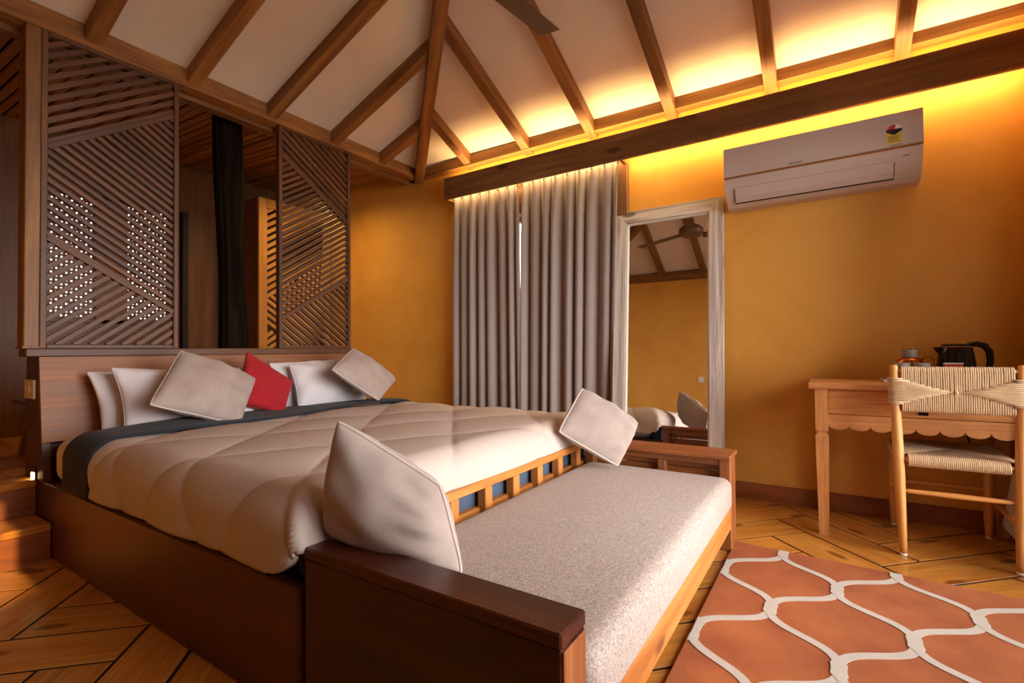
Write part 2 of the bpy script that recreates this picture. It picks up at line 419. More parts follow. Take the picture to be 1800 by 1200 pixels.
# ---- pyramid ceiling with rafters
AX, AY, AZ = -1.15, 1.535, 2.675+.77
ZC = 2.675
XE = 1.75
cor = {'LB': (-3.25, 3.42, 2.672), 'RB': (XE, 3.42, 2.614), 'LF': (-3.25, YF+.04, 2.70), 'RF': (XE, YF+.04, 2.68)}
def zeave(a, b, t): return cor[a][2]+(cor[b][2]-cor[a][2])*t
ap = (AX, AY, AZ)
ceil = thing('ceiling', (AX, AY, ZC), None, None); tag(ceil, kind='structure')
for nm, (a, b) in {'l': ('LF', 'LB'), 'b': ('LB', 'RB'), 'r': ('RB', 'RF'), 'f': ('RF', 'LF')}.items():
    # panel with real thickness, overlapping the plate
    A, B, P = Vector(cor[a]), Vector(cor[b]), Vector(ap)
    mid = (A+B)/2; k = 1.10; base = P+(A-P)*k, P+(B-P)*k
    v = [base[0], base[1], P]; th = Vector((0, 0, .12))
    mesh('ceiling_panel', v+[q+th for q in v], [(0, 1, 2), (3, 4, 5), (0, 1, 4, 3), (1, 2, 5, 4), (2, 0, 3, 5)], M_CEIL, ceil)
RW, RD = .072, .09
def rafter(A, B, t):
    a, b, P = Vector(cor[A]), Vector(cor[B]), Vector(ap)
    e = a+(b-a)*t; tm = ((P-a).dot(b-a))/((b-a).dot(b-a))          # eave point, apex foot
    f_ = t/tm if t < tm else (1-t)/(1-tm)                             # reach until the hip
    up = P-(a+(b-a)*tm); top = e+up*f_
    d = Vector((0, 0, -RD/2+.004)); s0 = e-up*.028
    bar('rafter', s0+d, top+d, RW, RD, 'beam', ceil)
for y in (.46, .965, 1.451, 1.956, 2.472, 2.963): rafter('LF', 'LB', (y-YF-.04)/(3.42-YF-.04))
for y in (.7, 1.2, 1.7, 2.2): rafter('RF', 'RB', (y-YF-.04)/(3.42-YF-.04))
for x in (-2.649, -2.052, -1.486, -.895, -.286, .353):
    rafter('LB', 'RB', (x+3.25)/(XE+3.25)); rafter('LF', 'RF', (x+3.25)/(XE+3.25))
for k in ('LB', 'RB', 'LF', 'RF'):
    c = Vector(cor[k]); d = (Vector(ap)-c); 
    bar('hip_rafter', c-d*.012+Vector((0, 0, -.058)), Vector(ap)+Vector((0, 0, -.058)), .085, .115, 'beam', ceil)
# ---- slatted ceiling of the room behind
alc = st(mesh('ceiling_back_room', [(-3.36, YF-.1, 2.70), (-3.36, YB+.1, 2.70), (XFAR-.1, YB+.1, 2.80), (XFAR-.1, YF-.1, 2.80),
     (-3.36, YF-.1, 2.9), (-3.36, YB+.1, 2.9), (XFAR-.1, YB+.1, 2.9), (XFAR-.1, YF-.1, 2.9)],
     [(0, 1, 2, 3), (4, 5, 6, 7), (0, 1, 5, 4), (1, 2, 6, 5), (2, 3, 7, 6), (3, 0, 4, 7)], M_DARK))
first = None; i = 0; y = YF+.02
while y < YB-.02:
    p, q = Vector((-3.40, y, 2.668)), Vector((XFAR+.01, y, 2.765))
    if first is None:
        first = bar('slat', p, q, .05, .022, 'slat', alc, bev=.006)
    else:
        o = bpy.data.objects.new('slat', first.data); C.objects.link(o); m = first.matrix_basis.copy(); m.translation = (p+q)/2+Vector((0, 0, .004*(i % 2))); o.matrix_basis = m; setparent(o, alc)
    y += .062; i += 1
# ---- steps
for (x0, x1, z0, z1, lb) in ((-3.5, -3.07, -.012, .17, 'lower wooden step beside the bed platform'), (-3.5, -3.3, .17, ZUP, 'upper wooden step leading to the raised room')):
    s = thing('step', ((x0+x1)/2, .21, z0), lb, 'step')
    box('riser', x0, x1-.012, YF, .768, z0, z1-.035, 'daybedarm', s)
    box('tread', x0, x1, YF, .768, z1-.035, z1, 'floor', s, .006)

# ---- side window (right wall), high window, outside ground
def window(name, x0, x1, u0, u1, z0, z1, axis, mull=1, mat='pelmet', glass=True):
    wn = thing(name, ((x0+x1)/2, (u0+u1)/2, z0) if axis == 'x' else ((u0+u1)/2, (x0+x1)/2, z0), None, None); tag(wn, kind='structure')
    B = (lambda n, a0, a1, c0, c1, m: box(n, x0, x1, a0, a1, c0, c1, m, wn)) if axis == 'x' else (lambda n, a0, a1, c0, c1, m: box(n, a0, a1, x0, x1, c0, c1, m, wn))
    t = .05
    B('frame', u0, u1, z0, z0+t, mat); B('frame', u0, u1, z1-t, z1, mat); B('frame', u0, u0+t, z0+t, z1-t, mat); B('frame', u1-t, u1, z0+t, z1-t, mat)
    for k in range(1, mull+1):
        c = u0+(u1-u0)*k/(mull+1); B('mullion', c-.02, c+.02, z0+t, z1-t, mat)
    if glass:
        xm = (x0+x1)/2
        if axis == 'x': box('pane', xm-.003, xm+.003, u0+t, u1-t, z0+t, z1-t, M_GLASS, wn, 0)
        else: box('pane', u0+t, u1-t, xm-.003, xm+.003, z0+t, z1-t, M_GLASS, wn, 0)
    return wn
window('window_1', XR+.04, XR+.1, .75, 2.9, .08, 2.25, 'x', 2)
window('window_2', YB+.04, YB+.1, -2.7, -1.33, .05, 2.08, 'y', 0)
window('window_3', XR+.05, XR+.09, .2, .66, 1.4, 1.98, 'x', 0)
st(box('ground_outside', -14, 14, -12, 16, -.4, -.3, plain('garden_earth', '#6d6350', .9), bev=0))
# dark timber jamb beside the curtained window
st(box('trim_6', -1.33, -1.215, YB-.045, YB+.02, .0, 2.30, 'pelmet', bev=.004))
st(box('trim_7', -2.82, -2.70, YB-.045, YB+.02, .0, 2.30, 'pelmet', bev=.004))
st(box('trim_8', -2.70, -1.33, YB-.045, YB+.02, 2.08, 2.30, 'pelmet', bev=.004))
# ---- carved lattice window in the far wall
w4 = thing('window_4', (XFAR, 1.45, 1.22), None, None); tag(w4, kind='structure')
for (a, b) in ((1.15, 1.20), (1.56, 1.78), (2.11, 2.16)):
    box('stile', XFAR-.06, XFAR+.02, a, b, 1.22, 2.3, 'panel', w4)
for (a, b) in ((1.22, 1.25), (2.27, 2.3)):
    box('rail', XFAR-.06, XFAR+.02, 1.15, 2.16, a, b, 'panel', w4)
def lattice(y0, y1):
    p = .0315; b_ = .0195; L = []
    y = y0
    while y < y1: L.append((XFAR-.03, XFAR-.018, y, y+b_, 1.25, 2.27)); y += p
    z = 1.25
    while z < 2.27: L.append((XFAR-.018, XFAR-.006, y0, y1, z, z+b_)); z += p
    tag(boxes('lattice', L, 'panel', w4), kind='stuff')
lattice(1.20, 1.56); lattice(1.78, 2.11)
d2 = thing('added_dark_door', (-.7, YF, 0), None, None); tag(d2, kind='structure')  # unseen dark door, added to cut the bounce light off the front wall
box('door_slab', -1.15, -.25, YF-.01, YF+.03, .01, 2.1, 'mahogany', d2)
box('door_frame', -1.22, -1.151, YF-.01, YF+.04, 0, 2.17, 'mahogany', d2); box('door_frame', -.249, -.18, YF-.01, YF+.04, 0, 2.17, 'mahogany', d2); box('door_frame', -1.15, -.25, YF-.01, YF+.04, 2.101, 2.17, 'mahogany', d2)
# door in the far wall; a near-black slab paints its shaded gap
d1 = thing('door_1', (XFAR, 2.24, ZUP), None, None); tag(d1, kind='structure')
box('door_slab', XFAR+.002, XFAR+.06, 2.205, 2.255, ZUP, 2.30, plain('door_gap_dark', '#1c0f08', .6), d1)
box('door_frame', XFAR+.002, XFAR+.025, 2.262, 2.29, ZUP, 2.33, 'panel', d1)

# ================================================================== PELMET + CURTAINS
PYF, PZA, PZB = 3.285, 2.28, 2.467
pel = thing('pelmet', (-1.0, 3.37, PZA), 'long dark timber pelmet board above the curtains hiding a warm light strip', 'pelmet')
box('front_board', -2.83, -.712, PYF, PYF+.025, PZA, PZB, 'pelmet', pel, .003)
box('front_board', -.712, XR-.005, PYF-.0, PYF+.025, PZA, PZB, 'pelmet', pel, .003)
box('end_board', -2.83, -2.81, PYF+.026, YB-.002, PZA, PZB, 'pelmet', pel, .002)
for x in (-1.23,):
    bar('bracket', (x, PYF+.03, PZA+.02), (x, YB-.002, PZA+.02), .02, .02, 'pelmet', pel)
box('curtain_rail', -2.79, -1.2, 3.385, 3.405, 2.345, 2.36, M_PLW, pel)
LED = emit('warm_led', (1.0, .68, .27, 1), 20)
box('strip_shelf', -1.19, XR-.02, 3.312, 3.346, 2.350, 2.358, 'pelmet', pel, 0)
tag(box('light_strip', -2.78, XR-.03, 3.322, 3.372, 2.374, 2.380, LED, pel, 0), 'warm glowing light strip')

def curtain(label, xt0, xt1, xb0, xb1, seed, pleats):
    rnd = random.Random(seed)
    zt, zb = 2.335, .03; nz = 26; ns = pleats*18
    ph = [rnd.uniform(-.25, .25) for _ in range(pleats+1)]; am = [rnd.uniform(.7, 1.25) for _ in range(pleats+1)]
    vs, fs = [], []
    for j in range(nz+1):
        t = j/nz; z = zt+(zb-zt)*(t**1.25)
        pin = max(0, 1-t/.07)            # pinched heading
        for i in range(ns+1):
            s = i/ns; k = s*pleats; kk = int(min(pleats-1, k)); fr = k-kk
            a = am[kk]*(1-fr)+am[kk+1]*fr; p = (ph[kk]*(1-fr)+ph[kk+1]*fr)*min(1, t*4)
            c = math.cos(2*PI*(k+p))
            body = -.034*a*math.copysign(abs(c)**.8, c)*(.55+.45*min(1, t*3))
            body += .008*math.sin(2*PI*(k*.5+p*2+seed))*min(1, t*2)
            sh = max(0, 1-abs((k+.5) % 1-.5)/.13)
            tip = -.03*sh*(1 if t > .005 else .6)
            y = 3.374+(1-pin)*body+pin*tip
            x = (xt0+(xt1-xt0)*s)*(1-t)+(xb0+(xb1-xb0)*s)*t + .01*math.sin(2*PI*(k+p))*(1-pin)
            vs.append((x, y, z))
    for j in range(nz):
        for i in range(ns):
            a = j*(ns+1)+i; fs.append((a, a+1, a+ns+2, a+ns+1))
    th = thing('curtain', ((xt0+xt1)/2, 3.385, zb), label, 'curtain')
    o = mesh('drape', vs, fs, M_CURT, th, True)
    sm = o.modifiers.new('s', 'SOLIDIFY'); sm.thickness = .003
    # stitched heading tape
    for i in range(pleats+1):
        x = xt0+(xt1-xt0)*i/pleats
        tube('pleat_tack', [(x, 3.341, zt-.012), (x, 3.339, zt-.06)], .006, M_CURT, o, 6)
    return th
curtain('taupe pleated curtain hanging between the mustard wall and the second curtain', -2.765, -2.105, -2.79, -2.095, 3, 7)
curtain('wider taupe pleated curtain hanging beside the whitewashed mirror', -2.06, -1.255, -2.10, -1.325, 9, 8)

# ================================================================== AIR CONDITIONER
ac = thing('air_conditioner', (-.06, YB, 1.83), 'white split air conditioner mounted on the mustard wall above the desk', 'air conditioner')
AX0, AX1 = -.535, .412
prof = [(YB, 2.178), (3.262, 2.178), (3.250, 2.172), (3.246, 2.15), (3.245, 1.985), (3.252, 1.955), (3.268, 1.925), (3.30, 1.885), (3.335, 1.852), (3.375, 1.835), (YB, 1.832)]
prism('body', prof, 'x', AX0, AX1, M_ACW, ac)
pf = [(3.2445, 2.174), (3.2415, 2.165), (3.2410, 2.150), (3.240, 1.996), (3.247, 1.996)]
prism('front_panel', [(3.2400, 1.998), (3.2400, 2.166), (3.2425, 2.174), (3.247, 2.174), (3.247, 1.998)], 'x', AX0-.002, AX1+.002, M_ACW, ac)
box('gold_strip', AX0, AX1, 3.2405, 3.248, 1.986, 1.996, M_GOLD, ac, .001)
def onprof(t0, t1, off):
    pts = [(3.252, 1.955), (3.268, 1.925), (3.30, 1.885), (3.335, 1.852)]
    return pts
prism('outlet_slot', [(3.2665, 1.9215), (3.2995, 1.8805), (3.332, 1.850), (3.336, 1.856), (3.304, 1.888), (3.271, 1.928)], 'x', AX0+.05, AX1-.115, M_DARK, ac)
prism('louvre_flap', [(3.2585, 1.928), (3.292, 1.880), (3.318, 1.8535), (3.321, 1.858), (3.296, 1.884), (3.263, 1.931)], 'x', AX0+.054, AX1-.119, M_ACW, ac)
def flat(name, x0, x1, z0, z1, y, mat, parent, d=.0012): return box(name, x0, x1, y-d, y, z0, z1, mat, parent, 0)
flat('energy_label', .262, .328, 2.015, 2.085, 3.2400, plain('label_yellow', '#dcc24a', .5), ac)
# rating dial: white half disc, red quarter, dark base
def disc(name, cx, cz, r, a0, a1, y, mat, n=16):
    pts = [(cx, cz)]+[(cx+r*math.cos(a0+(a1-a0)*i/n), cz+r*math.sin(a0+(a1-a0)*i/n)) for i in range(n+1)]
    return prism(name, pts, 'y', y-.0008, y, mat, ac)
disc('rating_dial', .295, 2.083, .033, 0, PI, 3.2387, plain('label_white', '#e8e0d4', .5))
disc('rating_dial_red', .295, 2.083, .030, PI*.42, PI, 3.2379, plain('label_red', '#b8341d', .5))
prism('rating_dial_base', [(.262, 2.089), (.328, 2.089), (.328, 2.078), (.300, 2.060), (.290, 2.060), (.262, 2.078)], 'y', 3.2368, 3.2380, plain('label_ink', '#241a14', .6), ac)
for k in range(5): flat('label_print_line', .270, .320-.008*(k % 2), 2.052-.007*k, 2.0545-.007*k, 3.2386, plain('label_ink', '#241a14', .6), ac, .0006)
flat('label_print_line', .278, .330, 2.003, 2.006, 3.2396, plain('print_grey', '#5a4a40', .6), ac, .0006)
def text(name, s, size, loc, rot, mat, parent):
    cu = bpy.data.curves.new(name, 'FONT'); cu.body = s; cu.size = size; cu.extrude = .0004; cu.align_x = 'CENTER'
    t = bpy.data.objects.new(name, cu); C.objects.link(t)
    dg = bpy.context.evaluated_depsgraph_get(); me = bpy.data.meshes.new_from_object(t.evaluated_get(dg)); bpy.data.objects.remove(t)
    me.materials.clear(); me.materials.append(mat)
    o = bpy.data.objects.new(name, me); C.objects.link(o)
    o.matrix_basis = Matrix.Translation(loc) @ rot; setparent(o, parent); return o
text('brand_lettering', 'HITACHI', .017, (-.155, 3.2396, 2.006), Matrix.Rotation(PI/2, 4, 'X'), plain('label_ink', '#241a14', .6), ac)
flat('display_mark', .33, .355, 1.944, 1.947, 3.2545, plain('print_grey', '#5a4a40', .6), ac, .003)

# ================================================================== LEANING MIRROR
LE = math.radians(4.7)
mroot = thing('standing_mirror', (-.94, 3.275, 0), 'tall mirror in a whitewashed weathered wood frame leaning on the wall', 'mirror')
mroot.rotation_euler = (-LE, 0, 0)
def mlocal(name, x0, x1, y0, y1, z0, z1, mat, poly=None, bev=.003):
    o = box(name, x0, x1, y0, y1, z0, z1, mat, None, bev); o.parent = mroot; return o
HW, MH, FW = .366, 1.945, .085
def mprism(name, poly, mat):
    o = prism(name, poly, 'y', -.02, .02, mat, None); o.parent = mroot; return o
mprism('frame_board', [(-HW, 0), (-HW+FW, FW), (-HW+FW, MH-FW), (-HW, MH)], W('white', 'z'))
mprism('frame_board', [(HW, 0), (HW-FW, FW), (HW-FW, MH-FW), (HW, MH)], W('white', 'z'))
mprism('frame_board', [(-HW, MH), (-HW+FW, MH-FW), (HW-FW, MH-FW), (HW, MH)], W('white', 'x'))
mprism('frame_board', [(-HW, 0), (-HW+FW, FW), (HW-FW, FW), (HW, 0)], W('white', 'x'))
IW = HW-FW
for (a, b, c, d) in ((-IW, -IW+.012, FW, MH-FW), (IW-.012, IW, FW, MH-FW), (-IW+.012, IW-.012, MH-FW-.012, MH-FW), (-IW+.012, IW-.012, FW, FW+.012)):
    mlocal('inner_bead', a, b, -.012, .012, c, d, plain('bead_white', '#e6ddd2', .6))
mlocal('mirror_glass', -IW+.011, IW-.011, .004, .008, FW+.011, MH-FW-.011, M_MIRROR, bev=0)

# ================================================================== LATTICE SCREENS
SX0, SX1 = -3.305, -3.262      # screen thickness
def clip_line(poly, o, d):
    t0, t1 = -1e9, 1e9; n = len(poly)
    area = sum(poly[i][0]*poly[(i+1) % n][1]-poly[(i+1) % n][0]*poly[i][1] for i in range(n))
    sg = 1 if area > 0 else -1
    for i in range(n):
        (x1, y1), (x2, y2) = poly[i], poly[(i+1) % n]
        nx, ny = -(y2-y1)*sg, (x2-x1)*sg
        den = nx*d[0]+ny*d[1]; num = nx*(o[0]-x1)+ny*(o[1]-y1)
        if abs(den) < 1e-9:
            if num < 0: return None
            continue
        t = -num/den
        if den > 0: t0 = max(t0, t)
        else: t1 = min(t1, t)
    return (t0, t1) if t1-t0 > .012 else None
def slats(root, poly, ang, pitch, wd, x, phase=.5, thick=.02, mat='screen'):
    d = (math.cos(math.radians(ang)), math.sin(math.radians(ang))); nrm = (-d[1], d[0])
    pr = [p[0]*nrm[0]+p[1]*nrm[1] for p in poly]; lo, hi = min(pr), max(pr)
    k = lo+pitch*phase
    while k < hi:
        o = (nrm[0]*k, nrm[1]*k); r = clip_line(poly, o, d)
        if r:
            a, b = r[0]-.006, r[1]+.006
            bar('slat', (x, o[0]+d[0]*a, o[1]+d[1]*a), (x, o[0]+d[0]*b, o[1]+d[1]*b), wd, thick, mat, root, up=(1, 0, 0), bev=.0015)
        k += pitch
SZ0, SZ1 = .985, 2.58
def screen(label, y0, y1, flip):
    root = thing('lattice_screen', ((SX0+SX1)/2, (y0+y1)/2, SZ0), label, 'screen')
    ss = .026
    box('stile', SX0, SX1, y0, y0+ss, SZ0, SZ1, 'screen', root); box('stile', SX0, SX1, y1-ss, y1, SZ0, SZ1, 'screen', root)
    box('rail', SX0, SX1, y0+ss, y1-ss, SZ0, SZ0+.022, 'screen', root); box('rail', SX0, SX1, y0+ss, y1-ss, SZ1-.022, SZ1, 'screen', root)
    a, b = y0+ss, y1-ss; z0, z1 = SZ0+.022, SZ1-.022
    A, B = (a, b) if not flip else (b, a)
    u0, u1, l0, l1 = (A, 1.995), (B, 2.372), (A, 1.54), (B, 1.20)
    xm = (SX0+SX1)/2
    s = -1 if flip else 1
    for p, q in ((u0, u1), (l0, l1)):
        bar('divider', (xm, p[0], p[1]), (xm, q[0], q[1]), .026, .034, 'screen', root, up=(1, 0, 0))
    slats(root, [u0, u1, (B, z1), (A, z1)], s*34, .045, .026, xm)
    slats(root, [l0, l1, u1, u0], -s*32.4, .0385, .0225, xm)
    slats(root, [(A, z0), (B, z0), l1, l0], s*37, .0415, .024, xm)
    return root
screen('tall wooden lattice screen of slanted slats beside the corner post', .764, 1.378, False)
screen('tall wooden lattice screen of slanted slats in front of the wardrobe', 2.016, 2.634, True)
pst = thing('corner_post', (-3.31, .735, SZ0), 'square wooden post standing at the headboard end under the roof plate', 'post')
box('post_shaft', -3.36, -3.255, .705, .762, SZ0, PZ0, 'beam', pst, .004)
box('post_foot_block', -3.365, -3.25, .70, .763, SZ0-.0, SZ0+.012, 'beam', pst, .002)
# rough trunk post
def trunk():
    rnd = random.Random(5); seg, nz = 110, 90; vs, fs = [], []
    ph = [rnd.uniform(0, 6) for _ in range(8)]
    for j in range(nz+1):
        z = ZUP+(2.66-ZUP)*j/nz; t = j/nz
        cx = -3.62+.012*math.sin(t*5+1); cy = 1.865+.02*math.sin(t*3.2+.4)-.02*t
        R = .083+.006*math.sin(t*9)
        for k in range(seg):
            a = 2*PI*k/seg
            r = R*(1+.05*math.sin(3*a+ph[0]+t*.6)+.035*math.sin(7*a+ph[1]+t*1.2)+.03*math.sin(13*a+ph[2]+.8*math.sin(t*6))+.035*abs(math.sin(11*a+ph[3]+1.3*math.sin(t*4+a)))+.03*abs(math.sin(17*a+ph[4]+1.7*math.sin(t*7+2*a))))+rnd.uniform(-.0012, .0012)
            vs.append((cx+r*math.cos(a), cy+r*math.sin(a), z))
    for j in range(nz):
        for k in range(seg):
            k2 = (k+1) % seg; fs.append((j*seg+k, j*seg+k2, (j+1)*seg+k2, (j+1)*seg+k))
    fs.append(tuple(range(seg))); fs.append(tuple(nz*seg+k for k in range(seg)))
    o = mesh('tree_trunk_post', vs, fs, W('trunk', 'z'), None, True)
    tag(o, 'rough blackened tree trunk post standing behind the headboard', 'post')
trunk()
# wardrobe
wd = thing('wardrobe', (-4.9, 3.03, ZUP), 'tall wooden wardrobe with a slatted lattice door behind the screen', 'wardrobe')
WX, WY0, WY1, WZ = -4.6, 2.63, 3.43, 2.46
box('side_panel', XFAR+.01, WX-.02, WY0, WY0+.02, ZUP, WZ, 'panel', wd); box('side_panel', XFAR+.01, WX-.02, WY1-.02, WY1, ZUP, WZ, 'panel', wd)
box('top_panel', XFAR+.01, WX-.02, WY0+.021, WY1-.021, WZ-.02, WZ, 'panel', wd)
box('back_panel', XFAR+.01, XFAR+.02, WY0+.021, WY1-.021, ZUP, WZ-.021, 'panel', wd)
box('door_stile', WX-.02, WX+.01, WY0, WY0+.085, ZUP, WZ, 'wardrobe', wd); box('door_stile', WX-.02, WX+.01, WY1-.085, WY1, ZUP, WZ, 'wardrobe', wd)
box('door_rail', WX-.02, WX+.01, WY0+.086, WY1-.086, WZ-.09, WZ, 'wardrobe', wd); box('door_rail', WX-.02, WX+.01, WY0+.086, WY1-.086, ZUP, ZUP+.12, 'wardrobe', wd)
wa, wb, wz0, wz1 = WY0+.085, WY1-.085, ZUP+.12, WZ-.09
slats(wd, [(wa, 1.47), (wb, 1.95), (wb, wz1), (wa, wz1)], 33, .058, .034, WX-.005, mat='wardrobe')
slats(wd, [(wa, 1.20), (wb, .75), (wb, 1.95), (wa, 1.47)], -33, .058, .034, WX-.005, mat='wardrobe')
slats(wd, [(wa, wz0), (wb, wz0), (wb, .75), (wa, 1.20)], 33, .058, .034, WX-.005, mat='wardrobe')
# warm downlight over the wardrobe aisle
dl = thing('downlight', (-3.95, 2.75, 2.66), 'small recessed warm downlight in the slatted ceiling by the wardrobe', 'lamp')
lathe('trim_ring', [(.05, 0), (.055, .012), (.035, .014)], (-3.95, 2.75, 2.655), M_STEEL, dl)
ll = bpy.data.lights.new('downlight_bulb', 'SPOT'); ll.energy = 26; ll.color = (1, .62, .22); ll.spot_size = math.radians(160); ll.spot_blend = 1; ll.shadow_soft_size = .04
lo = bpy.data.objects.new('downlight_bulb', ll); C.objects.link(lo); lo.location = (-3.95, 2.75, 2.645); setparent(lo, dl)

# ================================================================== BED
bed = thing('bed', (-2.2, 1.7, 0), 'low wooden platform bed with tall plank headboard built against the screens', 'bed')
BY0, BY1, BX1 = .77, 2.66, -1.165
box('side_panel', -3.30, BX1, BY0, BY0+.04, 0, ZUP, 'bedside', bed, .006)
box('side_panel', -3.30, BX1, BY1-.04, BY1, 0, ZUP, 'bedside', bed, .006)
box('foot_panel', BX1-.04, BX1, BY0+.041, BY1-.041, 0, ZUP-.0, 'daybed', bed, .006)
box('deck', -3.30, BX1-.041, BY0+.041, BY1-.041, ZUP-.05, ZUP-.015, 'bedside', bed, 0)
hs = prism('headboard_side', [(-3.495, 0), (-3.215, 0), (-3.215, ZUP), (-3.238, .52), (-3.290, .945), (-3.495, .945)], 'y', BY0, BY0+.03, W('bedside', 'z'), bed)
prism('headboard_side', [(-3.495, 0), (-3.215, 0), (-3.215, ZUP), (-3.238, .52), (-3.290, .945), (-3.495, .945)], 'y', BY1-.03, BY1, W('bedside', 'z'), bed)
prism('headboard_plank', [(-3.300, .944), (-3.246, .525), (-3.222, .525), (-3.276, .944)], 'y', BY0-.003, BY1+.003, W('headboard', 'y'), bed)
prism('headboard_recess', [(-3.27, .33), (-3.285, .60), (-3.30, .60), (-3.285, .33)], 'y', BY0+.031, BY1-.031, W('bedside', 'y'), bed)
box('headboard_back', -3.495, -3.475, BY0+.031, BY1-.031, ZUP, .944, 'panel', bed)
box('headboard_top', -3.495, -3.381, BY0+.03, BY1-.03, .925, .9449, 'screen', bed, .003)
box('headboard_sill', -3.38, -3.262, BY0-.055, BY1-.005, .945, SZ0, 'screen', bed, .004)
# mattress
def rounded_slab(name, x0, x1, y0, y1, z0, z1, r, mat, parent=None, crown=0, rz=None, sub=10):
    rz = rz or r
    bm = box_bm(x1-x0, y1-y0, z1-z0, r, 5)
    bmesh.ops.subdivide_edges(bm, edges=[e for e in bm.edges if e.calc_length() > .3], cuts=sub, use_grid_fill=True)
    if crown:
        for v in bm.verts:
            if v.co.z > 0:
                u = 2*v.co.x/(x1-x0); q = 2*v.co.y/(y1-y0); v.co.z += crown*max(0, 1-u*u)*max(0, 1-q*q)
    return from_bm(name, bm, mat, parent, True, Matrix.Translation(((x0+x1)/2, (y0+y1)/2, (z0+z1)/2)))
mt = thing('mattress', (-2.2, 1.7, ZUP), 'thick mattress under a white fitted sheet on the wooden platform', 'mattress')
rounded_slab('sheet', -3.20, -1.27, .80, 2.63, ZUP-.014, .548, .07, M_WHITE, mt)
rounded_slab('valance_fabric', -1.262, -1.195, .83, 2.60, ZUP-.013, .465, .02, M_BLUE, mt)
# draped cloth over the bed
def drape_profile(l0, l1, r, top_len, n):
    pass
def cloth(name, label, cat, x_head, x_foot, y0, y1, ztop, r, hang_n, hang_f, hang_foot, mat, puff, thick, nx, ny, skew=0):
    """cloth laid over the bed: flat top, rolled edges, hanging sides; x_foot None = no foot drop"""
    top_y = (y1-y0)-2*r; arc = r*PI/2
    bt = np.linspace(-(arc+hang_n), top_y+arc+hang_f, ny)
    def prof(l):                       # distance past the edge -> (out, drop)
        if l <= 0: return 0, 0
        if l < arc: t = l/r; return r*math.sin(t), r*(1-math.cos(t))
        return r+.0, r+(l-arc)
    if hang_foot is None: at = np.linspace(0, x_foot-x_head, nx); xe = 1e9
    else:
        xe = x_foot-r-x_head; at = np.linspace(0, xe+arc+hang_foot, nx)
    P = np.zeros((nx, ny, 3)); U = np.zeros((nx, ny, 2))
    for i, a in enumerate(at):
        ox, dxz = prof(a-xe)
        for j, b in enumerate(bt):
            if b < 0: o, dz = prof(-b); y = y0+r-o
            elif b > top_y: o, dz = prof(b-top_y); y = y1-r+o
            else: y, dz = y0+r+b, 0
            x = x_head+min(a, xe)+ox + skew*(y-(y0+y1)/2)*(1-min(1, a/max(1e-6, xe if xe < 1e8 else 1)))
            z = ztop-(max(dz, dxz) if a <= xe else max(dxz, min(dz, r+hang_n+(hang_foot-hang_n)*min(1, (a-xe)/arc))))
            P[i, j] = (x, y, z); U[i, j] = (x_head+a, y0+r+b)
    gx = np.gradient(P, axis=0); gy = np.gradient(P, axis=1); nn = np.cross(gx, gy); ln = np.linalg.norm(nn, axis=2, keepdims=True); nn = nn/np.maximum(ln, 1e-9)
    h = puff(U[..., 0], U[..., 1])
    # soften: puff fades at the free hems
    P = P+nn*h[..., None]
    vs = [tuple(p) for p in P.reshape(-1, 3)]; fs = []
    for i in range(nx-1):
        for j in range(ny-1):
            q = i*ny+j; fs.append((q, q+1, q+ny+1, q+ny))
    me = bpy.data.meshes.new(name); me.from_pydata(vs, [], fs); me.materials.append(mat)
    uv = me.uv_layers.new(); Uf = U.reshape(-1, 2)
    for lp in me.loops: uv.data[lp.index].uv = tuple(Uf[lp.vertex_index])
    for p in me.polygons: p.use_smooth = True
    o = bpy.data.objects.new(name, me); C.objects.link(o)
    if thick:
        sm = o.modifiers.new('s', 'SOLIDIFY'); sm.thickness = thick; sm.offset = -1
    return tag(o, label, cat)
def quilt(x, y):
    nA = (.77*x+.64*y+.01)/.44; nB = (.86*x-.5*y+2.53)/.45
    q = np.abs(np.sin(PI*nA))*np.abs(np.sin(PI*nB))
    return .020*np.power(q+1e-4, .36)-.004+.003*np.sin(9*x+3*y)*np.sin(7*y)
cloth('duvet', 'cream diamond-quilted duvet spread over the foot half of the bed', 'duvet', -2.72, -1.172, .772, 2.69, .566, .10, .100, .09, .03, M_DUVET, quilt, .012, 150, 190)
cloth('bed_runner', 'dark navy folded blanket lying across the bed below the pillows', 'blanket', -2.93, -2.60, .755, 2.707, .594, .105, .125, .12, None, M_NAVY, lambda x, y: .005*np.sin(6*y+2*x)+.006*np.sin(14*x+3*y), .012, 16, 120, skew=-.05)

